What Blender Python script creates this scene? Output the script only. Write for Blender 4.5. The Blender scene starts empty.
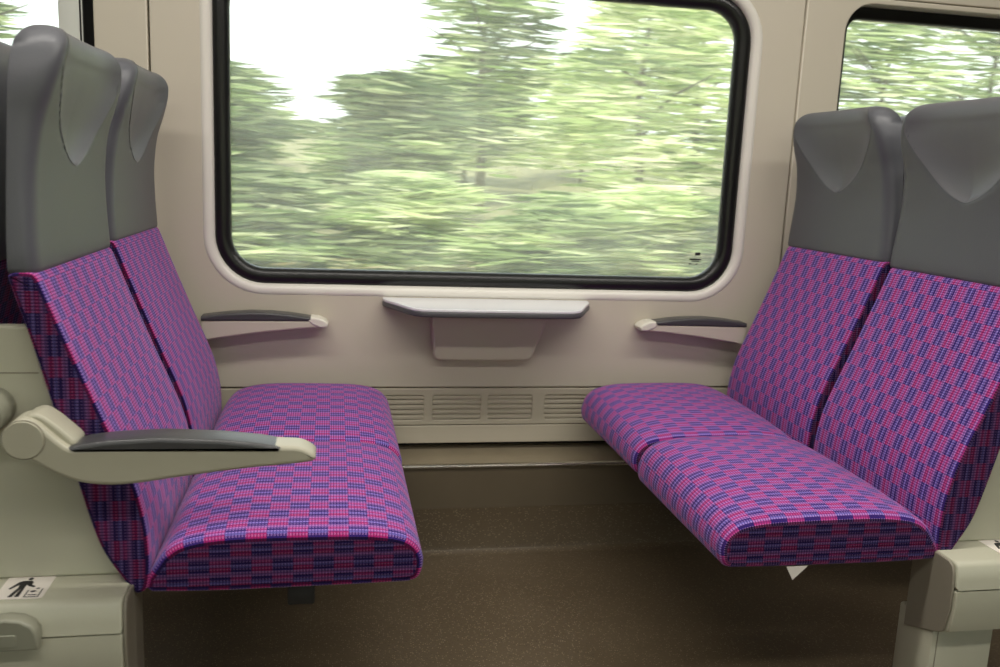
import bpy, bmesh, math, random
from mathutils import Vector, Matrix
random.seed(7)
SC = bpy.context.scene
COL = SC.collection
PI = math.pi

# ------------------------------------------------------------------ materials
def new_mat(name):
    m = bpy.data.materials.new(name); m.use_nodes = True
    nt = m.node_tree
    for n in list(nt.nodes): nt.nodes.remove(n)
    out = nt.nodes.new('ShaderNodeOutputMaterial')
    return m, nt, out

def principled(name, col, rough=.5, metal=0., spec=.5, bump=0., bscale=200., vary=0., vscale=6., coat=0., sheen=0.):
    m, nt, out = new_mat(name)
    b = nt.nodes.new('ShaderNodeBsdfPrincipled')
    b.inputs['Base Color'].default_value = (*col, 1)
    b.inputs['Roughness'].default_value = rough
    b.inputs['Metallic'].default_value = metal
    b.inputs['Specular IOR Level'].default_value = spec
    b.inputs['Coat Weight'].default_value = coat
    b.inputs['Sheen Weight'].default_value = sheen
    tc = nt.nodes.new('ShaderNodeTexCoord')
    if vary:
        n = nt.nodes.new('ShaderNodeTexNoise'); n.inputs['Scale'].default_value = vscale; n.inputs['Detail'].default_value = 5
        nt.links.new(tc.outputs['Object'], n.inputs['Vector'])
        r = nt.nodes.new('ShaderNodeMapRange'); r.inputs['To Min'].default_value = 1-vary; r.inputs['To Max'].default_value = 1+vary
        nt.links.new(n.outputs['Fac'], r.inputs['Value'])
        mx = nt.nodes.new('ShaderNodeVectorMath'); mx.operation = 'SCALE'
        mx.inputs[0].default_value = col
        nt.links.new(r.outputs['Result'], mx.inputs['Scale'])
        nt.links.new(mx.outputs['Vector'], b.inputs['Base Color'])
    if bump:
        n = nt.nodes.new('ShaderNodeTexNoise'); n.inputs['Scale'].default_value = bscale; n.inputs['Detail'].default_value = 3
        nt.links.new(tc.outputs['Object'], n.inputs['Vector'])
        bp = nt.nodes.new('ShaderNodeBump'); bp.inputs['Strength'].default_value = bump; bp.inputs['Distance'].default_value = .002
        nt.links.new(n.outputs['Fac'], bp.inputs['Height']); nt.links.new(bp.outputs['Normal'], b.inputs['Normal'])
    nt.links.new(b.outputs[0], out.inputs['Surface'])
    return m

class NB:                                   # small node-graph helper
    def __init__(s, nt): s.nt = nt
    def m(s, op, a, b=None, c=None):
        n = s.nt.nodes.new('ShaderNodeMath'); n.operation = op
        for i, v in enumerate((a, b, c)):
            if v is None: continue
            if isinstance(v, (int, float)): n.inputs[i].default_value = v
            else: s.nt.links.new(v, n.inputs[i])
        return n.outputs[0]
    def mix(s, f, a, b):
        n = s.nt.nodes.new('ShaderNodeMix'); n.data_type = 'RGBA'
        for i, v in ((0, f), (6, a), (7, b)):
            if isinstance(v, (int, float)): n.inputs[i].default_value = v
            elif isinstance(v, tuple): n.inputs[i].default_value = (*v, 1)
            else: s.nt.links.new(v, n.inputs[i])
        return n.outputs[2]

def moquette(name='purple_moquette', k=1., sheen=.38):
    m, nt, out = new_mat(name); g = NB(nt)
    uv = nt.nodes.new('ShaderNodeUVMap'); uv.uv_map = 'UVMap'
    sp = nt.nodes.new('ShaderNodeSeparateXYZ'); nt.links.new(uv.outputs[0], sp.inputs[0])
    nz = nt.nodes.new('ShaderNodeTexNoise'); nz.inputs['Scale'].default_value = 900; nz.inputs['Detail'].default_value = 1
    nt.links.new(uv.outputs[0], nz.inputs['Vector'])
    wob = g.m('MULTIPLY', g.m('SUBTRACT', nz.outputs['Fac'], .5), .035)
    u = g.m('ADD', g.m('DIVIDE', sp.outputs[0], .0310), wob)
    v = g.m('ADD', g.m('DIVIDE', sp.outputs[1], .0262), wob)
    fv = g.m('FRACT', v)
    par = g.m('MODULO', g.m('ADD', g.m('FLOOR', u), g.m('FLOOR', v)), 2.)
    par = g.m('GREATER_THAN', g.m('ABSOLUTE', par), .5)
    # blue block: two navy lines on slate-lilac
    def line(c, w): return g.m('LESS_THAN', g.m('ABSOLUTE', g.m('SUBTRACT', fv, c)), w)
    l2 = g.m('MAXIMUM', line(.27, .125), line(.73, .125))
    mid = line(.5, .10)
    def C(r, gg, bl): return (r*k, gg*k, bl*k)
    blue = g.mix(l2, C(.27, .125, .44), C(.010, .008, .17))
    blue = g.mix(mid, blue, C(.19, .17, .58))
    red = g.mix(line(.30, .15), C(.45, .145, .47), C(.50, .008, .14))
    red = g.mix(line(.74, .11), red, C(.52, .030, .22))
    col = g.mix(par, blue, red)
    # weave: fine rows of loops in both directions
    wv = g.m('SINE', g.m('MULTIPLY', sp.outputs[0], 2*PI/.0048))
    wu = g.m('SINE', g.m('MULTIPLY', sp.outputs[1], 2*PI/.0059))
    wave = g.m('MULTIPLY', g.m('ADD', wv, wu), .25)
    dark = g.m('LESS_THAN', wv, -.60)
    col = g.mix(g.m('MULTIPLY', dark, .75), col, C(.040, .014, .105))
    dark2 = g.m('LESS_THAN', wu, -.70)
    col = g.mix(g.m('MULTIPLY', dark2, .40), col, C(.045, .018, .12))
    knot = g.m('MULTIPLY', g.m('GREATER_THAN', wv, .25), g.m('GREATER_THAN', wu, .30))
    col = g.mix(g.m('MULTIPLY', knot, .42), col, C(.66, .36, .74))
    n2 = nt.nodes.new('ShaderNodeTexNoise'); n2.inputs['Scale'].default_value = 26; n2.inputs['Detail'].default_value = 4
    nt.links.new(uv.outputs[0], n2.inputs['Vector'])
    col = g.mix(g.m('MULTIPLY', n2.outputs['Fac'], .10), col, C(.38, .15, .52))
    b = nt.nodes.new('ShaderNodeBsdfPrincipled')
    nt.links.new(col, b.inputs['Base Color'])
    b.inputs['Roughness'].default_value = .92; b.inputs['Specular IOR Level'].default_value = .15
    b.inputs['Sheen Weight'].default_value = sheen; b.inputs['Sheen Roughness'].default_value = .35
    b.inputs['Sheen Tint'].default_value = (.85, .60, 1.0, 1)
    bp = nt.nodes.new('ShaderNodeBump'); bp.inputs['Strength'].default_value = .55; bp.inputs['Distance'].default_value = .0012
    nt.links.new(wave, bp.inputs['Height']); nt.links.new(bp.outputs['Normal'], b.inputs['Normal'])
    nt.links.new(b.outputs[0], out.inputs['Surface'])
    return m

def floor_mat():
    m, nt, out = new_mat('speckled_vinyl'); g = NB(nt)
    tc = nt.nodes.new('ShaderNodeTexCoord')
    vo = nt.nodes.new('ShaderNodeTexVoronoi'); vo.inputs['Scale'].default_value = 230
    nt.links.new(tc.outputs['Object'], vo.inputs['Vector'])
    sep = nt.nodes.new('ShaderNodeSeparateColor'); nt.links.new(vo.outputs['Color'], sep.inputs[0])
    fleck = g.m('MULTIPLY', g.m('LESS_THAN', vo.outputs['Distance'], .30), g.m('GREATER_THAN', sep.outputs[0], .66))
    dk = g.m('MULTIPLY', g.m('LESS_THAN', vo.outputs['Distance'], .35), g.m('LESS_THAN', sep.outputs[1], .2))
    n = nt.nodes.new('ShaderNodeTexNoise'); n.inputs['Scale'].default_value = 5; n.inputs['Detail'].default_value = 6
    nt.links.new(tc.outputs['Object'], n.inputs['Vector'])
    base = g.mix(n.outputs['Fac'], (.088, .063, .036), (.132, .098, .059))
    base = g.mix(g.m('MULTIPLY', dk, .5), base, (.045, .033, .02))
    col = g.mix(g.m('MULTIPLY', fleck, .62), base, (.36, .29, .19))
    b = nt.nodes.new('ShaderNodeBsdfPrincipled'); nt.links.new(col, b.inputs['Base Color'])
    r = g.m('ADD', g.m('MULTIPLY', n.outputs['Fac'], .2), .30)
    nt.links.new(r, b.inputs['Roughness'])
    bp = nt.nodes.new('ShaderNodeBump'); bp.inputs['Strength'].default_value = .25; bp.inputs['Distance'].default_value = .0008
    nt.links.new(vo.outputs['Distance'], bp.inputs['Height']); nt.links.new(bp.outputs['Normal'], b.inputs['Normal'])
    nt.links.new(b.outputs[0], out.inputs['Surface'])
    return m

def glass_mat():
    m, nt, out = new_mat('dusty_window_glass'); g = NB(nt)
    tr = nt.nodes.new('ShaderNodeBsdfTransparent'); tr.inputs[0].default_value = (.90, .95, .92, 1)
    gl = nt.nodes.new('ShaderNodeBsdfGlossy'); gl.inputs['Roughness'].default_value = .02; gl.inputs['Color'].default_value = (1, 1, 1, 1)
    fr = nt.nodes.new('ShaderNodeFresnel'); fr.inputs['IOR'].default_value = 1.5
    mx = nt.nodes.new('ShaderNodeMixShader'); nt.links.new(fr.outputs[0], mx.inputs[0]); nt.links.new(tr.outputs[0], mx.inputs[1]); nt.links.new(gl.outputs[0], mx.inputs[2])
    # dried dust: a thin film with specks
    tc = nt.nodes.new('ShaderNodeTexCoord')
    vo = nt.nodes.new('ShaderNodeTexVoronoi'); vo.inputs['Scale'].default_value = 130; nt.links.new(tc.outputs['Object'], vo.inputs['Vector'])
    sep = nt.nodes.new('ShaderNodeSeparateColor'); nt.links.new(vo.outputs['Color'], sep.inputs[0])
    speck = g.m('MULTIPLY', g.m('LESS_THAN', vo.outputs['Distance'], .17), g.m('GREATER_THAN', sep.outputs[0], .72))
    n = nt.nodes.new('ShaderNodeTexNoise'); n.inputs['Scale'].default_value = 3.2; n.inputs['Detail'].default_value = 6; n.inputs['Roughness'].default_value = .7
    nt.links.new(tc.outputs['Object'], n.inputs['Vector'])
    film = g.m('MULTIPLY', g.m('SUBTRACT', n.outputs['Fac'], .10), .36)
    dust = g.m('MAXIMUM', g.m('ADD', film, g.m('MULTIPLY', speck, .14)), .02)
    tl = nt.nodes.new('ShaderNodeBsdfTranslucent'); tl.inputs[0].default_value = (.80, .82, .74, 1)
    m2 = nt.nodes.new('ShaderNodeMixShader'); nt.links.new(dust, m2.inputs[0]); nt.links.new(mx.outputs[0], m2.inputs[1]); nt.links.new(tl.outputs[0], m2.inputs[2])
    nt.links.new(m2.outputs[0], out.inputs['Surface'])
    return m

def leaf_mat(name, dark, light, warm, trans=.45):
    m, nt, out = new_mat(name); g = NB(nt)
    ge = nt.nodes.new('ShaderNodeNewGeometry')
    rp = nt.nodes.new('ShaderNodeValToRGB'); e = rp.color_ramp.elements
    e[0].position = .0; e[0].color = (*dark, 1); e[1].position = .62; e[1].color = (*light, 1)
    x = e.new(.93); x.color = (*warm, 1)
    nt.links.new(ge.outputs['Random Per Island'], rp.inputs[0])
    d = nt.nodes.new('ShaderNodeBsdfDiffuse'); t = nt.nodes.new('ShaderNodeBsdfTranslucent')
    nt.links.new(rp.outputs[0], d.inputs[0]); nt.links.new(rp.outputs[0], t.inputs[0])
    mx = nt.nodes.new('ShaderNodeMixShader'); mx.inputs[0].default_value = trans
    nt.links.new(d.outputs[0], mx.inputs[1]); nt.links.new(t.outputs[0], mx.inputs[2]); nt.links.new(mx.outputs[0], out.inputs['Surface'])
    return m

def emit(name, col, s):
    m, nt, out = new_mat(name)
    e = nt.nodes.new('ShaderNodeEmission'); e.inputs[0].default_value = (*col, 1); e.inputs[1].default_value = s
    nt.links.new(e.outputs[0], out.inputs['Surface']); return m

M = dict(
    fabric=moquette(),
    sidefabric=moquette('shaded_side_moquette', .30, .12),  # same moquette darkened; the pile's shading on side faces put into the colour
    vinyl=principled('grey_headrest_vinyl', (.094, .097, .110), .40, bump=.12, bscale=420, vary=.05),
    padvinyl=principled('lit_head_pad_vinyl', (.135, .138, .150), .38, bump=.10, bscale=420, vary=.04),  # headrest vinyl lightened; the light caught by the pad is put into its colour
    wall=principled('beige_wall_panel', (.60, .55, .45), .30, vary=.025, vscale=3),
    trimwhite=principled('cream_window_trim', (.78, .75, .68), .28),
    lowwall=principled('beige_lower_panel', (.50, .455, .355), .42, vary=.04, vscale=8),
    plastic=principled('khaki_white_plastic', (.45, .43, .33), .40, vary=.04, vscale=12),
    binplastic=principled('grey_green_cabinet_paint', (.51, .50, .385), .42, bump=.05, bscale=300, vary=.05, vscale=9),
    taupe=principled('taupe_side_panel', (.27, .245, .19), .5, vary=.05),
    pad=principled('charcoal_armrest_pad', (.060, .060, .062), .33, bump=.08, bscale=600),
    rubber=principled('black_window_rubber', (.006, .006, .006), .28),
    dark=principled('black_frame_metal', (.012, .012, .012), .5),
    groove=principled('dark_backing', (.02, .017, .012), .8),
    tip=principled('ivory_armrest_tip', (.76, .73, .63), .35),
    table=principled('pale_grey_laminate', (.86, .86, .89), .22, coat=.2),
    edge=principled('grey_table_edging', (.075, .075, .08), .42),
    metal=principled('dull_bronze_metal', (.34, .29, .20), .36, metal=.45, vary=.15, vscale=14),
    steel=principled('polished_steel', (.75, .72, .66), .18, metal=1),
    kick=principled('brown_kick_panel', (.125, .098, .062), .5, vary=.12, vscale=10),
    handle=principled('olive_grey_handle', (.27, .27, .205), .42),
    sticker=principled('cream_sticker', (.86, .80, .73), .5),
    ink=principled('black_ink', (.008, .008, .008), .6),
    grass=leaf_mat('dry_grass_blades', (.16, .17, .08), (.48, .44, .26), (.85, .72, .54), .2),
    soil=principled('grassy_soil', (.24, .22, .12), .95, vary=.3, vscale=1.5),
    bark=principled('tree_bark', (.10, .085, .06), .9, vary=.3, vscale=5),
    ceil=principled('pale_ceiling', (.45, .44, .41), .5),
    inner=principled('grey_carriage_lining', (.14, .13, .115), .5),
    pale=principled('pale_window_lining', (.80, .82, .76), .4),
    diffuser=emit('lamp_diffuser', (1, .965, .90), 1.0),
    floor=floor_mat(), glass=glass_mat(),
)

# ------------------------------------------------------------------ object helpers
def link(name, bm, mat, parent=None, smooth=True, angle=35):
    bmesh.ops.recalc_face_normals(bm, faces=bm.faces)
    me = bpy.data.meshes.new(name)
    if smooth:
        for f in bm.faces: f.smooth = len(f.verts) <= 4
        for e in bm.edges:
            if len(e.link_faces) == 2 and e.calc_face_angle(0) > math.radians(angle): e.smooth = False
    bm.to_mesh(me); bm.free()
    for mm in (mat if isinstance(mat, (list, tuple)) else [mat]): me.materials.append(mm)
    o = bpy.data.objects.new(name, me); COL.objects.link(o)
    if parent: o.parent = parent
    return o

def empty(name, loc=(0, 0, 0), rz=0):
    o = bpy.data.objects.new(name, None); o.location = loc; o.rotation_euler = (0, 0, rz)
    o.empty_display_size = .1; COL.objects.link(o); return o

def tag(o, label, cat, group=None, kind=None):
    o['label'] = label; o['category'] = cat
    if group: o['group'] = group
    if kind: o['kind'] = kind
    return o

def struct(o): o['kind'] = 'structure'; return o

def box(bm, x0, x1, y0, y1, z0, z1, bev=0, seg=2):
    r = bmesh.ops.create_cube(bm, size=1)
    vs = r['verts']
    for v in vs:
        v.co = Vector(((x0+x1)/2+v.co.x*(x1-x0), (y0+y1)/2+v.co.y*(y1-y0), (z0+z1)/2+v.co.z*(z1-z0)))
    if bev:
        es = list({e for v in vs for e in v.link_edges})
        bmesh.ops.bevel(bm, geom=es, offset=bev, segments=seg, profile=.5, affect='EDGES')
    return bm

def boxo(name, dims, mat, parent=None, bev=.004):
    bm = bmesh.new(); box(bm, *dims, bev); return link(name, bm, mat, parent)

def catmull(pts, n=6, closed=False):
    out = []
    N = len(pts); rng = range(N if closed else N-1)
    for i in rng:
        if closed: p = [pts[(i+k-1) % N] for k in range(4)]
        else: p = [pts[max(i-1, 0)], pts[i], pts[i+1], pts[min(i+2, N-1)]]
        for k in range(n):
            t = k/n
            out.append(tuple(.5*((2*p[1][a])+(-p[0][a]+p[2][a])*t+(2*p[0][a]-5*p[1][a]+4*p[2][a]-p[3][a])*t*t+(-p[0][a]+3*p[1][a]-3*p[2][a]+p[3][a])*t**3) for a in (0, 1)))
    if not closed: out.append(tuple(pts[-1]))
    return out

def offset_poly(P, d):
    N = len(P); A = sum(P[i][0]*P[(i+1) % N][1]-P[(i+1) % N][0]*P[i][1] for i in range(N))
    s = 1 if A > 0 else -1; out = []
    for i in range(N):
        a, b = P[i-1], P[(i+1) % N]
        tx, tz = b[0]-a[0], b[1]-a[1]; L = math.hypot(tx, tz) or 1
        out.append((P[i][0]-s*tz/L*d, P[i][1]+s*tx/L*d))
    return out

def loft(P, y0, y1, r=.008, nmid=2, rs=4, deform=None, swap=False, axis='y', uv=True):
    """closed (x,z) outline swept along y with rounded ends and a UV in metres (u along the outline, v across)"""
    bm = bmesh.new(); uvl = bm.loops.layers.uv.new('UVMap')
    N = len(P); cum = [0]
    for i in range(N): cum.append(cum[-1]+math.hypot(P[(i+1) % N][0]-P[i][0], P[(i+1) % N][1]-P[i][1]))
    sl = []
    sl = [(y0+r*(1-math.cos(k/rs*PI/2)), r*(1-math.sin(k/rs*PI/2))) for k in range(rs)]
    mid = [(y0+r+(y1-y0-2*r)*k/nmid, 0) for k in range(nmid+1)]
    end = [(y1-r*(1-math.cos(k/rs*PI/2)), r*(1-math.sin(k/rs*PI/2))) for k in reversed(range(rs))]
    S = sl+mid+end
    rings = []
    for (y, d) in S:
        Q = offset_poly(P, d) if d > 1e-6 else P
        ring = []
        for (x, z) in Q:
            if deform: x, z = deform(x, y, z)
            ring.append(bm.verts.new((x, y, z)))
        rings.append(ring)
    for j in range(len(S)-1):
        for i in range(N):
            f = bm.faces.new((rings[j][i], rings[j][(i+1) % N], rings[j+1][(i+1) % N], rings[j+1][i]))
            for l, (u, v) in zip(f.loops, ((cum[i], S[j][0]), (cum[i+1], S[j][0]), (cum[i+1], S[j+1][0]), (cum[i], S[j+1][0]))): l[uvl].uv = (u+3, v+3)
    for ring in (rings[0], rings[-1]):
        f = bm.faces.new(ring)
        for l in f.loops: l[uvl].uv = (l.vert.co.z+3, l.vert.co.x+3) if swap else (l.vert.co.x+3, l.vert.co.z+3)
    return bm

def rrect(x0, x1, z0, z1, r, n=10):
    pts = []
    for cx, cz, a0 in ((x1-r, z1-r, 0), (x0+r, z1-r, PI/2), (x0+r, z0+r, PI), (x1-r, z0+r, 3*PI/2)):
        for k in range(n+1):
            a = a0+k/n*PI/2; pts.append((cx+r*math.cos(a), cz+r*math.sin(a)))
    return pts

def ring_sweep(name, stations, mat, parent=None):
    """stations: list of (rounded-rect args, y): consecutive loops joined into a band, closed into a tube"""
    bm = bmesh.new(); loops = []
    for (a, y) in stations:
        loops.append([bm.verts.new((x, y, z)) for (x, z) in rrect(*a)])
    n = len(loops[0])
    for j in range(len(loops)):
        A, B = loops[j], loops[(j+1) % len(loops)]
        for i in range(n): bm.faces.new((A[i], A[(i+1) % n], B[(i+1) % n], B[i]))
    return link(name, bm, mat, parent, angle=50)

def panel_with_hole(name, outer, holes, y0, y1, mat, parent=None, bev=.003):
    cu = bpy.data.curves.new(name+'_outline', 'CURVE'); cu.dimensions = '2D'; cu.fill_mode = 'BOTH'
    for P in [outer]+holes:
        s = cu.splines.new('POLY'); s.points.add(len(P)-1); s.use_cyclic_u = True
        for p, (x, z) in zip(s.points, P): p.co = (x, z, 0, 1)
    h = (y1-y0)/2; cu.extrude = h-bev; cu.bevel_depth = bev; cu.bevel_resolution = 2; cu.offset = -bev
    o = bpy.data.objects.new(name+'_tmp', cu); COL.objects.link(o)
    o.rotation_euler = (PI/2, 0, 0); o.location = (0, (y0+y1)/2, 0)
    bpy.context.view_layer.update()
    me = bpy.data.meshes.new_from_object(o.evaluated_get(bpy.context.evaluated_depsgraph_get()))
    me.transform(o.matrix_world); me.name = name
    bpy.data.objects.remove(o); bpy.data.curves.remove(cu)
    me.materials.clear(); me.materials.append(mat)
    r = bpy.data.objects.new(name, me); COL.objects.link(r)
    if parent: r.parent = parent
    return r

def tube(bm, pts, rads, n=8):
    rings = []
    for i, p in enumerate(pts):
        p = Vector(p); d = (Vector(pts[min(i+1, len(pts)-1)])-Vector(pts[max(i-1, 0)])).normalized()
        a = d.orthogonal().normalized(); b = d.cross(a)
        rings.append([bm.verts.new(p+(a*math.cos(2*PI*k/n)+b*math.sin(2*PI*k/n))*rads[i]) for k in range(n)])
    for j in range(len(rings)-1):
        for k in range(n): bm.faces.new((rings[j][k], rings[j][(k+1) % n], rings[j+1][(k+1) % n], rings[j+1][k]))
    bm.faces.new(rings[0]); bm.faces.new(rings[-1])

def disc_y(name, cx, cz, r, y0, y1, mat, parent, bev=.002, n=40):
    P = [(cx+r*math.cos(2*PI*k/n), cz+r*math.sin(2*PI*k/n)) for k in range(n)]
    return link(name, loft(P, y0, y1, bev, 1, 3), mat, parent)

# ------------------------------------------------------------------ the shell of the carriage
JX = .830; TOPZ = 1.512; LX = 2.75
def rect(x0, x1, z0, z1): return [(x0, z0), (x1, z0), (x1, z1), (x0, z1)]
WZ0, WZ1 = .704, 1.490
tw = .024
# window-side wall: middle panel with its big opening, side panels, a panel above, a dark backing in the joints
def wall_piece(name, outer, holes, mat=None): return struct(panel_with_hole(name, outer, holes, 0, .05, mat or M['wall']))
wall_piece('wall_back', rect(-JX+.003, JX-.003, .437, 2.16), [rrect(-.688-tw, .688+tw, WZ0-tw, WZ1+tw, .12+tw)])
for s in (-1, 1):
    a, b = sorted((s*(JX+.0025), s*LX)); h0, h1 = sorted((s*.950, s*2.36))
    wall_piece('wall_back', rect(a, b, .437, TOPZ-.002), [rrect(h0, h1, WZ0, 1.496, .078)])
    wall_piece('wall_back', rect(a, b, TOPZ+.002, 2.16), [])
for (x0, x1) in ((-.94, -.72), (.72, .94)):
    struct(boxo('wall_back', (x0, x1, .0515, .062, .36, 2.16), M['groove'], bev=0))
struct(boxo('wall_back', (-LX, LX, .0515, .062, 1.5, 2.16), M['groove'], bev=0))

# main window
win = struct(empty('window_1', (0, 0, WZ0)))
def child_fix(o, root):
    o.parent = root; o.matrix_parent_inverse = Matrix.Translation(-Vector(root.location)); return o
X, r0 = .688, .12
def rr(d, y): return ((-X+d, X-d, WZ0+d, WZ1-d, r0-d), y)
tr = ring_sweep('trim', [rr(-tw-.004, .003), rr(-tw-.002, -.0003), rr(-tw+.006, -.0016), rr(-.012, -.0010), rr(-.006, .0015), rr(-.002, .006), rr(.0005, .013), rr(.001, .022), rr(.001, .034), rr(-tw-.004, .034)], M['trimwhite'])
child_fix(tr, win)
gk = ring_sweep('gasket', [rr(-.002, .016), rr(.008, .009), rr(.026, .010), rr(.034, .016), rr(.038, .026), rr(.038, .04), rr(-.002, .04)], M['rubber'])
child_fix(gk, win)
P = rrect(-X+.032, X-.032, WZ0+.032, WZ1-.032, r0-.032)
gp = link('glass_pane', loft(P, .0285, .0345, .0005, 1, 1), M['glass'], smooth=False); child_fix(gp, win)
# maker's mark etched low on the pane
bm = bmesh.new()
for (x0, x1, z0, z1) in ((.585, .600, .8035, .812), (.570, .604, .7905, .7945), (.576, .600, .7865, .789), (.569, .575, .778, .7815), (.589, .5945, .778, .781)):
    box(bm, x0, x1, .0278, .0285, z0, z1)
child_fix(link('etched_mark', bm, M['ink'], smooth=False), win)

# side windows
for s, nm in ((1, 'window_2'), (-1, 'window_3')):
    w = struct(empty(nm, (s*1.655, 0, WZ0)))
    x0, x1 = sorted((s*.945, s*2.365))
    def r2(d, y): return ((x0+d, x1-d, WZ0-.005+d, 1.503-d*.85, max(.08-d, .01)), y)
    child_fix(ring_sweep('gasket', [r2(-.02, .052), r2(.036, .052), r2(.042, .056), r2(.044, .064), r2(.044, .08), r2(-.02, .08)], M['rubber']), w)
    if s < 0:
        fx = [r2(.034, .060), r2(.050, .058), r2(.052, .066), r2(.034, .068)]
        child_fix(ring_sweep('inner_frame', [r2(.036, .062), r2(.046, .060), r2(.046, .07), r2(.036, .07)], M['pale']), w)
        child_fix(ring_sweep('seal', [r2(.046, .0615), r2(.0505, .0615), r2(.0505, .07), r2(.046, .07)], M['rubber']), w)
        child_fix(ring_sweep('sash', [r2(.0505, .060), r2(.093, .058), r2(.097, .062), r2(.097, .07), r2(.0505, .07)], M['pale']), w)
    P = rrect(x0+.038, x1-.038, WZ0+.033, 1.465, .045)
    child_fix(link('glass_pane', loft(P, .0705, .0765, .0005, 1, 1), M['glass'], smooth=False), w)

# louvred strip, lower panel, kick ledge
vent = tag(empty('heater_vent', (0, 0, .332)), 'beige louvred heater vent strip running under the little folding table', 'vent')
def vchild(o): return child_fix(o, vent)
gx = [(-.96, -.83), (-.80, -.675), (-.645, -.52), (-.42, -.29), (-.263, -.159), (-.135, -.005), (.014, .136), (.172, .290), (.325, .45), (.52, .645), (.675, .80), (.83, .96)]
gx = [g for g in gx if -.66 < g[0] and g[1] < .66]
holes = [rrect(a, b, .3475, .4155, .006, 4) for a, b in gx]
vchild(panel_with_hole('vent_panel', rect(-2.2, 2.2, .334, .4335), holes, -.004, .03, M['lowwall'], bev=.002))
for a, b in gx:
    bm = bmesh.new(); box(bm, a-.006, b+.006, .006, .012, .342, .421)
    for k in range(5):
        z = .3535+k*.0137
        Q = [(-.0015, z-.0030), (-.0015, z+.0036), (.0062, z+.0100), (.0062, z-.0030)]
        vs = [[bm.verts.new((x, y, zz)) for (y, zz) in Q] for x in (a-.002, b+.002)]
        for i in range(4): bm.faces.new((vs[0][i], vs[0][(i+1) % 4], vs[1][(i+1) % 4], vs[1][i]))
        bm.faces.new(vs[0]); bm.faces.new(vs[1])
    vchild(link('louvre', bm, M['lowwall'], smooth=False))
struct(panel_with_hole('wall_back', rect(-LX, LX, .283, .3315), [], -.004, .03, M['lowwall'], bev=.002))
struct(boxo('wall_back', (-LX, LX, .031, .04, .0, .45), M['groove'], bev=0))

# kick ledge: sloped metal top, knurled nosing, brown face
bb = bmesh.new()
sec = [(.03, .268), (-.070, .246), (-.076, .240), (-.076, .125), (.03, .125)]
rings = [[bb.verts.new((x, y, z)) for (y, z) in sec] for x in (-LX, LX)]
for i in range(5):
    bb.faces.new((rings[0][i], rings[0][(i+1) % 5], rings[1][(i+1) % 5], rings[1][i]))
bb.faces.new(rings[0]); bb.faces.new(rings[1])
bmesh.ops.recalc_face_normals(bb, faces=bb.faces)
for f in bb.faces: f.material_index = 0 if f.normal.z > .5 else 1
struct(link('baseboard_back', bb, [M['metal'], M['kick']], smooth=False))
# nosing: a small bar knurled with slanted teeth
bm = bmesh.new(); n = 1500
prev = None
for i in range(n+1):
    x = -1.6+3.2*i/n
    rr_ = .0060+.0011*(1 if i % 4 < 2 else -1)
    ring = [bm.verts.new((x+.004*math.sin(a), -.0765+rr_*math.cos(a), .2425+rr_*math.sin(a))) for a in [2*PI*k/8 for k in range(8)]]
    if prev:
        for k in range(8): bm.faces.new((prev[k], prev[(k+1) % 8], ring[(k+1) % 8], ring[k]))
    prev = ring
struct(link('trim_1', bm, M['steel'], smooth=False))
# floor with a coved upstand below the kick panel
bm = bmesh.new()
sec = [(-3.2, 0), (-.105, 0), (-.09, .002), (-.080, .010), (-.0765, .022), (-.0765, .124), (-.072, .126), (.03, .126), (.03, -.05), (-3.2, -.05)]
rings = [[bm.verts.new((x, y, z)) for (y, z) in sec] for x in (-LX, LX)]
for i in range(len(sec)): bm.faces.new((rings[0][i], rings[0][(i+1) % len(sec)], rings[1][(i+1) % len(sec)], rings[1][i]))
bm.faces.new(rings[0]); bm.faces.new(rings[1])
struct(link('floor', bm, M['floor']))
struct(boxo('ceiling', (-LX, LX, -3.2, .062, 2.165, 2.22), M['ceil'], bev=0))
pw = panel_with_hole('wall_front', rect(-LX, LX, 0, 2.165), [rrect(x, x+1.38, .72, 1.49, .1) for x in (-2.5, -.69, 1.12)], -3.26, -3.20, M['inner'])
struct(pw)
for i, x in enumerate((-2.5, -.69, 1.12)):
    w = struct(empty('window_%d' % (4+i), (x+.69, -3.23, .72)))
    P = rrect(x-.01, x+1.39, .71, 1.50, .1)
    child_fix(link('glass_pane', loft(P, -3.235, -3.229, .0005, 1, 1), M['glass'], smooth=False), w)
struct(boxo('wall_left', (-LX-.06, -LX, -3.2, .062, 0, 2.165), M['inner'], bev=0))
struct(boxo('wall_right', (LX, LX+.06, -3.2, .062, 0, 2.165), M['inner'], bev=0))

# ------------------------------------------------------------------ seats (built once, facing +x, then copied)
SW = .4555
def xl(pts): return [(x+.68, z) for x, z in pts]
hw = SW/2-.0105
cush = xl(catmull([(-.650, .411), (-.628, .428), (-.592, .438), (-.534, .4425), (-.445, .4425), (-.354, .4405), (-.308, .436), (-.281, .4285), (-.263, .4145), (-.2545, .397), (-.2535, .382), (-.2565, .367), (-.264, .3575), (-.278, .3535)], 5)) + xl([(-.36, .352), (-.45, .3515), (-.55, .351), (-.62, .352), (-.664, .354), (-.674, .362), (-.671, .380)])
backp = xl(catmull([(-.684, .3545), (-.672, .362), (-.667, .39), (-.667, .43), (-.671, .47), (-.682, .52), (-.700, .570), (-.727, .635), (-.754, .703), (-.780, .77), (-.797, .815), (-.8035, .831), (-.811, .8375), (-.830, .8385), (-.839, .835), (-.8405, .828), (-.828, .785), (-.811, .724), (-.794, .657), (-.776, .590), (-.757, .512), (-.741, .452), (-.728, .418), (-.708, .384), (-.692, .360)], 3, True))

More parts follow.
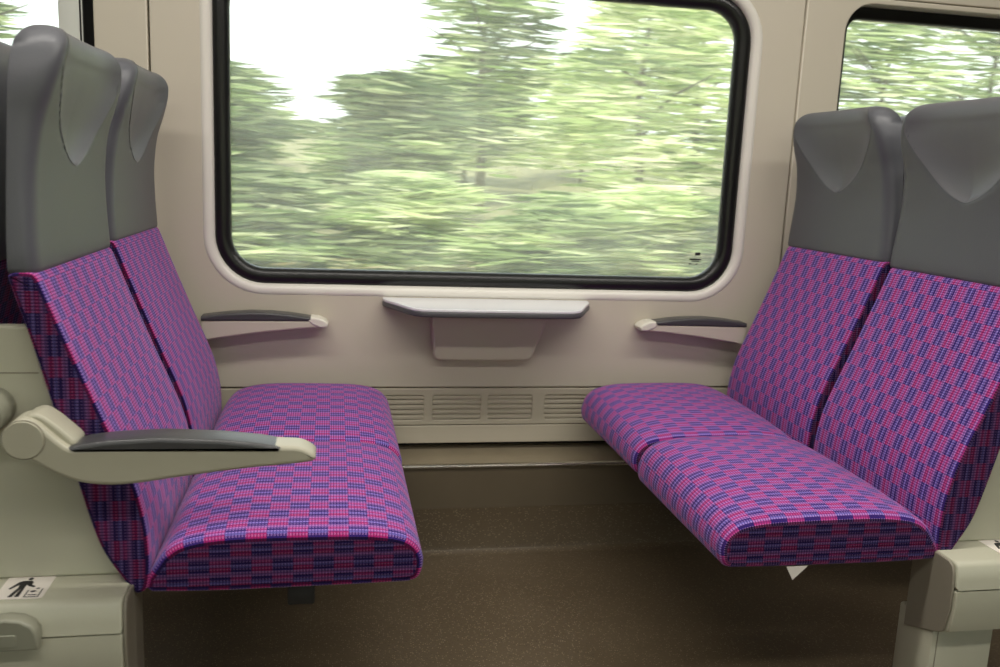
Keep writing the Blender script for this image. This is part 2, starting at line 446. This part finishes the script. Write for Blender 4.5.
def crown(x, y, z):
    if z > .40:
        t = min(1, (z-.40)/.04); e = max(0, 1-(y/hw)**2)
        ex = max(0, min(1, (x-.03)/.12))*max(0, min(1, (.415-x)/.10))
        z += .013*t*e**.7*(.35+.65*ex)
        z += .015*t*(.5+.5*y/hw*TILT)
        z += .045*max(0, (.085-x)/.085)**2*e**.5*t
    return x, z
TILT = 1

def vee(z): return .86*min(1, max(0, (z-.985)/.14))**.6

def headrest_bm():
    bm = bmesh.new()
    nf, nb = 56, 20
    zs = [.8355, .8362, .8385, .8435] + [.862+.012*i for i in range(24)]
    zs = [z for z in zs if z < 1.148]
    zs = sorted(zs+[.9855, .9885, .991, 1.0])
    top = 9
    def lerp_tab(z, T):
        for (a, va), (b, vb) in zip(T, T[1:]):
            if z <= b:
                t = max(0, (z-a)/(b-a)); t = t*t*(3-2*t) if False else t
                return va+(vb-va)*t
        return T[-1][1]
    fr = catmull([(.8425, -.8055), (.90, -.808), (.96, -.808), (1.005, -.804), (1.046, -.797), (1.086, -.784), (1.126, -.772), (1.165, -.766), (1.19, -.765)], 8)
    re = catmull([(.8425, -.846), (.938, -.845), (1.069, -.841), (1.139, -.837), (1.19, -.833)], 8)
    def section(z, depth_k, grow):
        c = max(0., min(1., (z-1.065)/(1.180-1.065)))
        H = .2245-.018*max(0, min(1, (z-.86)/.2))-.060*(1-math.sqrt(max(0, 1-c*c)))
        ed = .014+.014*max(0, min(1, (z-.90)/.16))
        hf, xb = lerp_tab(z, fr), lerp_tab(z, re)
        g = vee(z)
        F = []
        for i in range(nf+1):
            u = -1+2*i/nf
            u = math.sin(u*PI/2)*.45+u*.55
            x = hf
            if g > 0:
                t = (g-abs(u))*.222
                if t > 0:
                    tt = max(0, t-.003)
                    x -= .021*(1-math.exp(-tt/.045))
            e = (abs(u)-.86)/.14
            if e > 0: x -= ed*(1-math.sqrt(max(0, 1-min(e, 1)**2)))
            F.append((x, u*H))
        B = []
        for i in range(nb+1):
            u = 1-2*i/nb; u = math.sin(u*PI/2)*.45+u*.55
            x = xb
            e = (abs(u)-.86)/.14
            if e > 0: x += .005*(1-math.sqrt(max(0, 1-min(e, 1)**2)))
            B.append((x, u*H))
        R = F+B
        m = (hf+xb)/2
        if depth_k < 1:
            R = [(m+(x-m)*depth_k, y*(1-.05*(1-depth_k))) for x, y in R]
        if grow: R = [(m+(x-m)*(1-grow), y*(1-grow*.12)) for x, y in R]
        return [(x+.68, y, z) for x, y in R]
    L = []
    for k, z in enumerate(zs): L.append(section(z, 1, (.22, .10, .03, 0)[k] if k < 4 else 0))
    for k in range(1, top+1):
        a = k/top*PI/2*.97
        L.append(section(1.146+.0345*math.sin(a), .12+.88*math.cos(a), 0))
    V = [[bm.verts.new(p) for p in sec] for sec in L]
    n = len(V[0])
    for j in range(len(V)-1):
        for i in range(n): bm.faces.new((V[j][i], V[j][(i+1) % n], V[j+1][(i+1) % n], V[j+1][i]))
    bm.faces.new(V[0]); bm.faces.new(V[-1])
    # the V-shaped head pad: its own thin padded skin laid over the scooped front
    pb = bmesh.new(); rows = []
    zz = [.9853, .986, .9875, .990, .994, 1.0]+[1.008+.009*i for i in range(16)]
    zz = [z for z in zz if z < 1.152]
    m = 36
    def xs(z, u, H):
        hf = lerp_tab(z, fr); t = (vee(z)-abs(u))*.222
        x = hf-.021*(1-math.exp(-max(0, t-.003)/.045))
        e = (abs(u)-.86)/.14
        if e > 0: x -= .028*(1-math.sqrt(max(0, 1-min(e, 1)**2)))
        return x
    for z in zz:
        c = max(0., min(1., (z-1.065)/(1.180-1.065)))
        H = .2245-.018*max(0, min(1, (z-.86)/.2))-.060*(1-math.sqrt(max(0, 1-c*c)))
        row = []
        for i in range(m+1):
            q = -1+2*i/m; u = q*(vee(z)-.004)
            lift = .0006*min(1, (1-abs(q))*5)*min(1, (z-.985)/.004)+.0002
            row.append(pb.verts.new((xs(z, u, H)+.68+lift, u*H, z)))
        rows.append(row)
    for k in range(0, 8):
        a = k/top*PI/2*.97; z = 1.146+.0345*math.sin(a); dk = .12+.88*math.cos(a)
        if z < rows[-1][0].co.z+.001: continue
        c = max(0., min(1., (z-1.065)/(1.180-1.065)))
        H = (.2245-.018-.060*(1-math.sqrt(max(0, 1-c*c))))*(1-.05*(1-dk))
        mm = (lerp_tab(z, fr)+lerp_tab(z, re))/2; row = []
        for i in range(m+1):
            q = -1+2*i/m; u = q*(vee(z)-.004)
            lift = .0010*min(1, (1-abs(q))*8)+.0004
            row.append(pb.verts.new((mm+(xs(z, u, H)-mm)*dk+.68+lift*math.cos(a), u*H, z+lift*math.sin(a))))
        rows.append(row)
    for j in range(len(rows)-1):
        for i in range(m): pb.faces.new((rows[j][i], rows[j][i+1], rows[j+1][i+1], rows[j+1][i]))
    return bm, pb

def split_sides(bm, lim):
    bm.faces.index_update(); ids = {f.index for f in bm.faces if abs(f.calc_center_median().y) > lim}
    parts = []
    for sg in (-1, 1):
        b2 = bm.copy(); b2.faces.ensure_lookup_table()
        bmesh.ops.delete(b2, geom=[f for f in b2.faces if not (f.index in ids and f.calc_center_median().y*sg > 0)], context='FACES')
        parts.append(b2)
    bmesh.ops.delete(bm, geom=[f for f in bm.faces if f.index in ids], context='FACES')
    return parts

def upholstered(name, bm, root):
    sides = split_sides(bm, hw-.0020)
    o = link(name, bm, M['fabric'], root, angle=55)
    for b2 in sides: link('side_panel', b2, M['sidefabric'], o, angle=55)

def make_seat():
    s = empty('train_seat')
    upholstered('seat_cushion', loft(cush, -hw, hw, .011, 14, 4, crown), s)
    upholstered('backrest', loft(backp, -hw, hw, .0055, 4, 4, None, True), s)
    hb, pb = headrest_bm(); h = link('headrest', hb, M['vinyl'], s, angle=60); h.location = (0, .009*TILT, .0); link('head_pad', pb, M['padvinyl'], h, angle=60)
    bm = bmesh.new(); box(bm, .10, .36, -hw+.08, hw-.08, .335, .3535, .004)
    box(bm, .02, .09, -hw+.14, hw-.14, .325, .3535, .004)
    box(bm, .215, .257, -hw+.012, -hw+.05, .318, .3535, .003)
    link('seat_frame', bm, M['dark'], s)
    return s
def dup(root, loc, rz):
    r = root.copy(); COL.objects.link(r); r.location = loc; r.rotation_euler = (0, 0, rz)
    for ch in root.children:
        c = ch.copy(); COL.objects.link(c); c.parent = r
        for gc in ch.children:
            d = gc.copy(); COL.objects.link(d); d.parent = c
    return r
YN, YF = -.7445, -.2885
seat = make_seat(); seat.location = (-.68, YF, 0)
tag(seat, 'left purple checked seat beside the window wall, behind the seat with the armrest', 'seat', 'four facing bay seats')
seat_ln = dup(seat, (-.68, YN, 0), 0); tag(seat_ln, 'left purple checked aisle seat with the long khaki armrest across it', 'seat', 'four facing bay seats')
TILT = -1
seat_r = make_seat(); seat_r.location = (.68, YF, .008); seat_r.rotation_euler = (0, 0, PI); seat.location.z = .008
seat_rf = seat_r; tag(seat_rf, 'right purple checked seat beside the window wall, facing the armrest seats', 'seat', 'four facing bay seats')
seat_rn = dup(seat_r, (.68, YN, 0), PI); tag(seat_rn, 'right purple checked aisle seat without armrest, nearest the pedestal at the right', 'seat', 'four facing bay seats')
MP = .8745
s_ = dup(seat, (-2*MP+.68, YN, 0), PI); tag(s_, 'seat of the next bay behind the left aisle seat, only a headrest sliver showing', 'seat', 'seats of the neighbouring bays')
s_ = dup(seat, (2*MP-.68, YF, 0), 0); tag(s_, 'seat of the next bay behind the right window seat, dark headrest top showing', 'seat', 'seats of the neighbouring bays')

# care tag hanging under the right aisle seat
bm = bmesh.new()
vs = [bm.verts.new(p) for p in ((.262, .2165, .353), (.302, .2165, .353), (.288, .2165, .328))]
bm.faces.new(vs); w2 = [bm.verts.new(v.co+Vector((0, -.0015, 0))) for v in vs]; bm.faces.new(w2)
for i in range(3): bm.faces.new((vs[i], vs[(i+1) % 3], w2[(i+1) % 3], w2[i]))
link('fabric_tag', bm, M['sticker'], seat_rn, smooth=False)

# ------------------------------------------------------------------ armrests
def resample(pts, n=4): return catmull(pts, n, True)
ARM = [(-.838, .619), (-.833, .633), (-.821, .645), (-.806, .648), (-.790, .640), (-.757, .609), (-.735, .605), (-.66, .610), (-.554, .609), (-.474, .6048), (-.444, .6025), (-.427, .594), (-.4215, .587), (-.427, .581), (-.457, .577), (-.527, .571), (-.622, .559), (-.66, .5535), (-.701, .551), (-.740, .556), (-.772, .570), (-.802, .589), (-.826, .603)]
a = empty('armrest', (0, 0, 0)); a.parent = seat_ln
a.matrix_parent_inverse = Matrix.Identity(4)
def seatlocal(P): return [(x+.68, z) for x, z in P]
yl0, yl1 = -1.030-YN, -.979-YN
link('arm_body', loft(seatlocal(resample(ARM, 3)), yl0, yl1, .006, 1, 4), M['plastic'], a, angle=50)
PADP = [(-.7535, .6065), (-.735, .612), (-.699, .6165), (-.634, .6195), (-.554, .6155), (-.500, .6095), (-.4705, .6035), (-.4735, .5965), (-.55, .597), (-.65, .598), (-.745, .5985)]
def padshape(P): return seatlocal(P)
link('arm_pad', loft(padshape(PADP), yl0-.0015, yl1+.001, .006, 1, 4), M['pad'], a, angle=40)
# collar behind the pivot and the pivot cap
col_ = loft(seatlocal(resample([(-.815, .640), (-.804, .651), (-.786, .648), (-.752, .617), (-.747, .606), (-.757, .600), (-.785, .628)], 3)), yl0+.012, yl1+.012, .005, 1, 3)
link('arm_collar', col_, M['plastic'], a, angle=50)
disc_y('pivot_cap', -.8095+.68, .6185, .0265, yl0-.0025, yl0+.004, M['plastic'], a, .0012)
bm = bmesh.new(); n = 44
for k in range(n):
    pass
Pring = []
rg = bmesh.new()
for rad, yy in ((.0265, yl0-.0004), (.0278, yl0-.0004), (.0278, yl0+.003), (.0265, yl0+.003)):
    Pring.append([rg.verts.new((-.1295+rad*math.cos(2*PI*k/n), yy, .6185+rad*math.sin(2*PI*k/n))) for k in range(n)])
for j in range(4):
    for k in range(n): rg.faces.new((Pring[j][k], Pring[j][(k+1) % n], Pring[(j+1) % 4][(k+1) % n], Pring[(j+1) % 4][k]))
bm.free()
link('cap_seam', rg, M['taupe'], a, smooth=False)

def wall_arm(s, label):
    r = tag(empty('elbow_rest', (s*.575, 0, .60)), label, 'armrest', 'wall armrests')
    inv = Matrix.Translation(-Vector(r.location))
    def T(P): return [(x*-s if s > 0 else x, z) for x, z in P]
    BODY = [(-.715, .619), (-.60, .6205), (-.459, .621), (-.4505, .630), (-.432, .6275), (-.417, .6205), (-.412, .613), (-.415, .606), (-.430, .6035), (-.479, .6005), (-.575, .590), (-.680, .574), (-.715, .568)]
    PAD = [(-.715, .629), (-.655, .637), (-.599, .641), (-.550, .640), (-.503, .6365), (-.452, .629), (-.459, .6205), (-.58, .6195), (-.715, .618)]
    TIP = [(-.4525, .6305), (-.434, .6292), (-.4175, .6222), (-.4102, .613), (-.4132, .6052), (-.430, .6038), (-.449, .6110), (-.4590, .6205)]
    for nm, P, y0, y1, mt in (('arm_body', BODY, -.058, -.0005, 'wall'), ('arm_pad', PAD, -.0605, -.008, 'pad'), ('arm_tip', TIP, -.0605, -.006, 'tip')):
        Q = T(P)
        o = link(nm, loft(Q, y0, y1, .0045, 1, 3), M[mt], r, angle=40); o.matrix_parent_inverse = inv
wall_arm(-1, 'slim dark-topped armrest fixed on the wall behind the left window seat')
wall_arm(1, 'slim dark-topped armrest fixed on the wall beside the right window seat')

# ------------------------------------------------------------------ folding table on the wall
t = tag(empty('wall_table', (0, 0, .52)), 'small pale grey wall table with dark edge centred under the big window', 'table')
tinv = Matrix.Translation(-Vector(t.location))
top = [(-.272, -.002), (-.274, -.020), (-.268, -.045), (-.245, -.095), (-.222, -.150), (-.206, -.178), (-.185, -.190), (-.12, -.194), (0, -.195), (.12, -.194), (.185, -.190), (.206, -.178), (.222, -.150), (.245, -.095), (.268, -.045), (.274, -.020), (.272, -.002)]
def slab(P, z0, z1, r):
    bm = loft(P, z0, z1, r, 1, 3)
    for v in bm.verts: v.co = Vector((v.co.x, v.co.z, v.co.y))
    return bm
o = link('table_top', slab(top, .669, .6765, .002), M['table'], t, angle=40); o.matrix_parent_inverse = tinv
o = link('edge_band', slab([(x*1.004, y*1.012) for x, y in top], .656, .6695, .004), M['edge'], t, angle=40); o.matrix_parent_inverse = tinv
bm = bmesh.new()
Pb = [(-.150, .657), (-.1475, .60), (-.141, .535), (-.137, .524), (-.126, .5185), (-.06, .517), (.06, .517), (.108, .5185), (.119, .524), (.124, .535), (.146, .60), (.160, .657)]
bk = loft(Pb, -.045, -.001, .006, 1, 4, lambda x, y, z: (x, z))
for v in bk.verts:
    if v.co.y < -.02: v.co.y += -.014*(v.co.z-.517)/.13+.004
o = link('bracket_box', bk, M['wall'], t, angle=45); o.matrix_parent_inverse = tinv

# ------------------------------------------------------------------ pedestals between the back-to-back seats
def pedestal(s, label):
    r = tag(empty('seat_pedestal', (s*MP, -.95, 0)), label, 'cabinet', 'seat pedestals with litter bins')
    inv = Matrix.Translation(-Vector(r.location))
    def fx(P): return P if s < 0 else [(-x, z) for x, z in P]
    def add(nm, bm, mt, par=None, angle=40):
        o = link(nm, bm, M[mt], par or r, angle=angle)
        o.matrix_parent_inverse = inv if par is None else Matrix.Identity(4)
        return o
    def m(x): return -2*MP-x                 # mirror across the pedestal's middle (left-hand coordinates)
    # wedge panel filling the gap behind the two backs
    left = [(-.704, .374), (-.716, .392), (-.736, .420), (-.749, .452), (-.766, .515), (-.785, .592), (-.803, .660), (-.8185, .722), (-.826, .757)]
    W = left+[(m(x), z) for x, z in reversed(left)]
    add('wedge_panel', loft(fx(W), -.932, -.905, .003, 1, 2), 'binplastic')
    # seam across the wedge panel
    bm = bmesh.new(); box(bm, *sorted((s*.8158, s*(2*MP-.8158))), -.9326, -.928, .6885, .6905); add('panel_seam', bm, 'taupe')
    # bin: lid wrapping over top and upper front, body below
    def prism_x(sec, x0, x1, rad, xs=1):
        bm = loft([(y, z) for y, z in sec], x0, x1, rad, xs, 3)
        for v in bm.verts: v.co = Vector((v.co.y, v.co.x, v.co.z))
        return bm
    xa, xb_ = sorted((s*.6935, s*(2*MP-.6935)))
    xi = .6925 if s < 0 else .667
    xa, xb_ = sorted((s*(xi+.002), s*(2*MP-xi-.002)))
    lid = [(-.90, .3735), (-1.000, .3725), (-1.010, .3705), (-1.0165, .364), (-1.020, .34), (-1.0225, .3245), (-.90, .3245)]
    L = add('bin_lid', prism_x(lid, xa, xb_, .004), 'binplastic')
    body = [(-1.0225, .3215), (-1.0235, .30), (-1.021, .262), (-1.014, .243), (-1.000, .236), (-.93, .235), (-.93, .3215)]
    add('bin_body', prism_x(body, xa, xb_, .003), 'binplastic')
    # taupe cheeks on the two seat sides
    cheek = [(-.905, .369), (-.975, .3705), (-.998, .3695), (-1.0085, .364), (-1.0135, .352), (-1.0165, .325), (-1.0165, .29), (-1.008, .242), (-.993, .232), (-.905, .200)]
    for xx in ((xi-.003, xi+.0015), (2*MP-xi-.0015, 2*MP-xi+.003)):
        q0, q1 = sorted((s*xx[0], s*xx[1])); add('side_cheek', prism_x(cheek, q0, q1, .0015), 'taupe')
    # plinth down to the floor
    for xp in ((xi+.002, xi+.128), (2*MP-xi-.128, 2*MP-xi-.002)):
        p0, p1 = sorted((s*xp[0], s*xp[1])); bm = bmesh.new(); box(bm, p0, p1, -.978, -.88, .001, .2345, .005); add('plinth', bm, 'binplastic')
    q0, q1 = sorted((s*(xi+.012), s*(xi+.014))); bm = bmesh.new(); box(bm, q0, q1, -.9785, -.97, .004, .229); add('plinth_seam', bm, 'taupe')
    # handle with its lock
    hx = -.842; H = [(hx-.045, .316), (hx-.045, .340), (hx-.038, .352), (hx-.025, .3605), (hx, .3645), (hx+.020, .3615), (hx+.034, .353), (hx+.0405, .342), (hx+.0405, .316)]
    hd = add('bin_handle', loft(fx(H), -1.0445, -1.018, .004, 1, 3), 'handle')
    K = rrect(hx-.020, hx+.014, .3235, .3415, .003, 3)
    lk = add('lock_plate', loft(fx(K), -1.0462, -1.040, .0008, 1, 2), 'handle', hd)
    # sticker with a litter pictogram, lying on the lid
    sx0, sx1 = -.872, -.806
    tz = .3740
    def flat(polys, z0, z1):
        bm = bmesh.new()
        for P in polys:
            v0 = [bm.verts.new((x, y, z0)) for x, y in P]; v1 = [bm.verts.new((x, y, z1)) for x, y in P]
            n = len(P); bm.faces.new(v0); bm.faces.new(v1)
            for i in range(n): bm.faces.new((v0[i], v0[(i+1) % n], v1[(i+1) % n], v1[i]))
        return bm
    dx = 0 if s < 0 else 2*.8385 + .0
    def S(p):                                # sticker coords (0..1, 0..1) -> lid
        x = sx0+p[0]*(sx1-sx0)
        if s > 0: x = .776+p[0]*.066
        return (x, -1.0+p[1]*.072)
    st = add('sticker', flat([[S(p) for p in rrect(0, 1, 0, 1, .06, 4)]], .3728, tz), 'sticker', None); 
    head = [(.50+.052*math.cos(2*PI*k/14), .87+.06*math.sin(2*PI*k/14)) for k in range(14)]
    pic = [head,
           [(.30, .74), (.38, .78), (.56, .78), (.61, .70), (.60, .60), (.70, .53), (.69, .48), (.55, .54), (.50, .62), (.49, .47), (.36, .47), (.34, .62), (.22, .42), (.17, .45)],
           [(.36, .47), (.43, .47), (.36, .08), (.27, .08)], [(.43, .47), (.495, .47), (.50, .08), (.41, .08)],
           [(.60, .36), (.625, .36), (.625, .07), (.60, .07)], [(.88, .40), (.905, .40), (.905, .07), (.88, .07)], [(.60, .07), (.905, .07), (.905, .045), (.60, .045)],
           [(.66, .13), (.84, .13), (.84, .16), (.66, .16)],
           [(.66, .30), (.73, .34), (.80, .31), (.76, .27), (.70, .26)], [(.75, .42), (.80, .46), (.83, .42), (.79, .39)]]
    pg = add('pictogram', flat([[S(p) for p in P] for P in pic], tz, tz+.0003), 'ink', st)
    # round cap at the hinge of the neighbouring seat's armrest
    if s < 0: disc = add('round_cap', loft([(-.8785+.031*math.cos(2*PI*k/36), .640+.031*math.sin(2*PI*k/36)) for k in range(36)], -.985, -.931, .005, 1, 3), 'handle')
    return r
pedestal(-1, 'grey-green bin pedestal behind the left aisle seat, handle and litter sticker on its lid')
pedestal(1, 'grey-green bin pedestal behind the right aisle seat, taupe cheek and cropped sticker')
# beams that carry the seats from the wall to the pedestals
for s, lb in ((-1, 'dark steel beam carrying the left pair of seats, in shadow under them'), (1, 'dark steel beam carrying the right pair of seats, in shadow under them')):
    x0, x1 = sorted((s*.668, s*.620))
    tag(boxo('support_beam', (x0, x1, -.62, -.077, .300, .340), M['dark']), lb, 'beam', 'seat support beams')

# ------------------------------------------------------------------ ceiling lamps (above the frame)
def lamp(y, w, x0, x1, watts, label):
    r = tag(empty('ceiling_lamp', (0, y, 2.165)), label, 'lamp', 'ceiling lamps')
    inv = Matrix.Translation(-Vector(r.location))
    bm = bmesh.new(); box(bm, x0-.02, x1+.02, y-w/2-.02, y+w/2+.02, 2.14, 2.165, .004); o = link('lamp_housing', bm, M['ceil'], r); o.matrix_parent_inverse = inv
    li = bpy.data.lights.new('lamp_light', 'AREA'); li.shape = 'RECTANGLE'; li.size = x1-x0; li.size_y = w; li.energy = watts; li.color = (1, .955, .88)
    lo = bpy.data.objects.new('lamp_light', li); COL.objects.link(lo); lo.location = (0, 0, -.03); lo.parent = r
lamp(-2.35, .16, -1.6, 1.6, 26, 'unseen ceiling light strip added behind the camera for frontal fill')  # added out of view to give frontal fill light
lamp(-1.08, .16, -1.6, 1.6, 32, 'long ceiling light strip over the edge of the aisle')
lamp(-.35, .12, -1.6, 1.6, 4, 'long ceiling light strip above the window wall')

# ------------------------------------------------------------------ outside: bank, grass, shrubs, trees
def ground_z(x, y): return -1.1+.085*(y-2)+.10*math.sin(x*.7+y*.3)
bm = bmesh.new(); G = {}
nx, ny = 70, 40
for i in range(nx+1):
    for j in range(ny+1):
        x = -26+64*i/nx; y = 1.2+46*(j/ny)**1.3; G[i, j] = bm.verts.new((x, y, ground_z(x, y)))
for i in range(nx):
    for j in range(ny): bm.faces.new((G[i, j], G[i+1, j], G[i+1, j+1], G[i, j+1]))
struct(link('ground', bm, M['soil']))

bm = bmesh.new(); G = {}  # unseen bank added beyond the opposite windows to cut their daylight
for i in range(31):
    for j in range(13):
        x = -30+60*i/30; y = -4.5-j*1.2; G[i, j] = bm.verts.new((x, y, -1.1+.55*j*(1 if j < 9 else .8)+.15*math.sin(x*.9+j)))
for i in range(30):
    for j in range(12): bm.faces.new((G[i, j], G[i+1, j], G[i+1, j+1], G[i, j+1]))
struct(link('light_blocking_bank', bm, M['soil']))

def leaf(bm, c, L, w, yaw, pitch, roll):
    """one narrow pointed leaf spray, six corners"""
    R = Matrix.Rotation(yaw, 3, 'Z') @ Matrix.Rotation(pitch, 3, 'Y') @ Matrix.Rotation(roll, 3, 'X')
    pts = [(-L/2, 0, 0), (-L*.22, 0, w/2), (L*.2, .02*L, w*.45), (L/2, .03*L, 0), (L*.2, 0, -w*.5), (-L*.22, 0, -w*.42)]
    bm.faces.new([bm.verts.new(Vector(c)+R @ Vector(p)) for p in pts])

def foliage(bm, cx, cy, cz, rx, ry, rz, n, L, w, rnd):
    for _ in range(n):
        while True:
            a, b, c = rnd.uniform(-1, 1), rnd.uniform(-1, 1), rnd.uniform(-1, 1)
            q = a*a+b*b+c*c
            if .25 < q < 1: break
        l = L*rnd.uniform(.55, 1.5)
        leaf(bm, (cx+a*rx, cy+b*ry, cz+c*rz), l, w*rnd.uniform(.6, 1.5), rnd.gauss(0, .22)+(PI if rnd.random() < .5 else 0), rnd.gauss(0, .07), rnd.gauss(0, .5))

KIND = [leaf_mat('leaf_dark', (.05, .085, .04), (.21, .27, .13), (.44, .47, .28)),
        leaf_mat('leaf_mid', (.10, .16, .06), (.38, .47, .21), (.72, .74, .48)),
        leaf_mat('leaf_bright', (.28, .38, .14), (.66, .72, .38), (.92, .90, .66))]
def tree(name, label, cat, group, x, y, h, r, kind, n, L=.5, w=.06, seed=0, trunk=True, low=.25):
    rnd = random.Random(seed); z0 = ground_z(x, y)
    root = tag(empty(name, (x, y, z0)), label, cat, group)
    if trunk:
        bm = bmesh.new(); tube(bm, [(0, 0, -.2), (.05, 0, h*.25), (-.04, .05, h*.5), (.08, 0, h*.85)], [.022*h, .017*h, .012*h, .005*h])
        for k in range(5):
            a = rnd.uniform(0, 6.28); zz = h*rnd.uniform(.35, .7)
            tube(bm, [(0, 0, zz), (r*.35*math.cos(a), r*.35*math.sin(a), zz+.1*h), (r*.7*math.cos(a), r*.7*math.sin(a), zz+.16*h)], [.007*h, .005*h, .002*h], 6)
        link('trunk', bm, M['bark'], root)
    bm = bmesh.new(); nc = 12; done = 0
    for k in range(nc):
        f = k/(nc-1); zz = h*(low+(1-low)*f); rr_ = r*(1-.55*abs(f-.4)**1.2)*rnd.uniform(.55, .8)
        a = rnd.uniform(0, 6.28); d = r*.45*rnd.random()
        foliage(bm, d*math.cos(a), d*math.sin(a)*.7, zz, rr_, rr_*.8, h*.13*rnd.uniform(.8, 1.3), n//nc, L, w, rnd)
        t = min(2, max(0, kind+rnd.choice((-1, 0, 0, 1))))
        bm.faces.ensure_lookup_table()
        for f in bm.faces[done:]: f.material_index = t
        done = len(bm.faces)
    link('foliage', bm, KIND, root, smooth=False)
    return root
TREES = [  # x, y, height, radius, kind, leaves
    (-6.4, 13, 4.6, 2.2, 0, 700, 'dark green tree at the far left of the left side window'),
    (-2.6, 15, 2.5, 1.9, 0, 800, 'low dusky tree seen at the left edge of the big window'),
    (.6, 14, 2.6, 1.7, 0, 800, 'low dark tree under the white sky in the big window'),
    (2.7, 17, 5.6, 1.9, 1, 560, 'mid green tree rising past the frame near the middle of the big window'),
    (4.9, 13, 5.0, 1.9, 2, 480, 'bright yellow-green tree in the right half of the big window'),
    (7.2, 16, 5.6, 2.0, 2, 520, 'bright pale green tree at the right edge of the big window'),
    (10.2, 14, 4.6, 2.1, 1, 420, 'mid green tree at the left edge of the right side window'),
    (-3.6, 24, 2.6, 2.4, 0, 700, 'far dark bushy tree glimpsed between the two low trees at left'),
    (3.2, 23, 3.0, 2.6, 1, 800, 'far green tree behind the gap in the middle of the big window'),
    (7.2, 25, 3.4, 2.8, 2, 800, 'far pale tree behind the right half of the big window'),
    (14.2, 16, 5.6, 2.4, 1, 420, 'large green tree filling the right side window'),
]
for i, (x, y, h, r, k, n, lb) in enumerate(TREES):
    tree('tree', lb, 'tree', 'trees along the line', x, y, h, r, k, int(n*2.0), .85, .046, 40+i)
SHR = [(-3.4, 9.5, 1.25, 1.2, 0, 'dark shrub low in the left corner of the big window'), (-1.2, 9.0, 1.2, 1.1, 0, 'dark green shrub in the lower left of the big window'),
       (.6, 9.8, 1.3, 1.2, 1, 'green shrub below the middle of the big window'), (2.3, 8.6, 1.25, 1.1, 1, 'mid green shrub right of the middle of the big window'),
       (3.9, 9.4, 1.3, 1.2, 2, 'pale sunny shrub in the lower right of the big window'), (5.6, 9.0, 1.25, 1.2, 1, 'green shrub low in the right corner of the big window'),
       (7.8, 10, 2.0, 1.4, 1, 'green shrub hidden low between the windows at right'), (10.4, 11, 2.2, 1.5, 1, 'green shrub low in the right side window')]
for i, (x, y, h, r, k, lb) in enumerate(SHR):
    tree('shrub', lb, 'shrub', 'shrubs along the line', x, y, h, r, k, 900, .75, .034, 90+i, False, .2)
bm = bmesh.new(); rnd = random.Random(3)
for _ in range(3200):
    x, y = rnd.uniform(-8, 13), 3.5+9*rnd.random()
    leaf(bm, (x, y, ground_z(x, y)+rnd.uniform(.02, .3)), rnd.uniform(.25, .8), rnd.uniform(.02, .06), rnd.gauss(0, .4), rnd.gauss(0, .08), rnd.gauss(.6, .4))
tag(link('grass', bm, M['grass'], smooth=False), 'dry pale grass on the bank along the bottom of the window view', 'grass', kind='stuff')

# ------------------------------------------------------------------ sky, sun
w = bpy.data.worlds.new('sky'); SC.world = w; w.use_nodes = True; nt = w.node_tree; g = NB(nt)
for n in list(nt.nodes): nt.nodes.remove(n)
out = nt.nodes.new('ShaderNodeOutputWorld'); bg = nt.nodes.new('ShaderNodeBackground')
tc = nt.nodes.new('ShaderNodeTexCoord'); mp = nt.nodes.new('ShaderNodeMapping'); mp.inputs['Scale'].default_value = (2.2, 2.2, 26)
nt.links.new(tc.outputs['Generated'], mp.inputs[0])
nz = nt.nodes.new('ShaderNodeTexNoise'); nz.inputs['Scale'].default_value = 2.0; nz.inputs['Detail'].default_value = 5
nt.links.new(mp.outputs[0], nz.inputs['Vector'])
cr = nt.nodes.new('ShaderNodeMapRange'); cr.inputs['From Min'].default_value = .42; cr.inputs['From Max'].default_value = .60; nt.links.new(nz.outputs['Fac'], cr.inputs['Value'])
sep = nt.nodes.new('ShaderNodeSeparateXYZ'); nt.links.new(tc.outputs['Generated'], sep.inputs[0])
hi = nt.nodes.new('ShaderNodeMapRange'); hi.inputs['From Min'].default_value = .17; hi.inputs['From Max'].default_value = .24; nt.links.new(sep.outputs[2], hi.inputs['Value'])
f = g.m('MULTIPLY', cr.outputs[0], hi.outputs[0])
skyc = g.mix(f, (1.0, 1.0, 1.0), (.42, .50, .66))
nt.links.new(skyc, bg.inputs[0]); bg.inputs[1].default_value = 2.6
nt.links.new(bg.outputs[0], out.inputs[0])
sun = bpy.data.lights.new('sun', 'SUN'); sun.energy = 8.0; sun.angle = .02; sun.color = (1, .95, .82)
so = bpy.data.objects.new('sun', sun); COL.objects.link(so)
so.rotation_euler = Vector((.25, .62, -.74)).to_track_quat('-Z', 'Y').to_euler()

# ------------------------------------------------------------------ camera
yaw, pitch, roll, fpx = .1905, -.1777, .0439, 883.035
fw = Vector((math.sin(yaw)*math.cos(pitch), math.cos(yaw)*math.cos(pitch), math.sin(pitch)))
rt = Vector((math.cos(yaw), -math.sin(yaw), 0)); up = rt.cross(fw)
R = math.cos(roll)*rt+math.sin(roll)*up; U = -math.sin(roll)*rt+math.cos(roll)*up
cam = bpy.data.cameras.new('camera'); cam.sensor_width = 36; cam.sensor_fit = 'HORIZONTAL'; cam.lens = fpx*36/1000; cam.clip_start = .02; cam.clip_end = 400
co = bpy.data.objects.new('camera', cam); COL.objects.link(co)
mt = Matrix((R, U, -fw)).transposed().to_4x4(); mt.translation = Vector((-.3993, -2.2769, 1.0)); co.matrix_world = mt
cam.dof.use_dof = True; cam.dof.focus_distance = 1.8; cam.dof.aperture_fstop = 8.5; cam.dof.aperture_ratio = .32
SC.camera = co
vs_ = SC.view_settings; SC.display_settings.display_device = 'sRGB'
vs_.view_transform = 'Standard'; vs_.look = 'None'; vs_.exposure = -.03; vs_.gamma = 1; vs_.use_curve_mapping = False
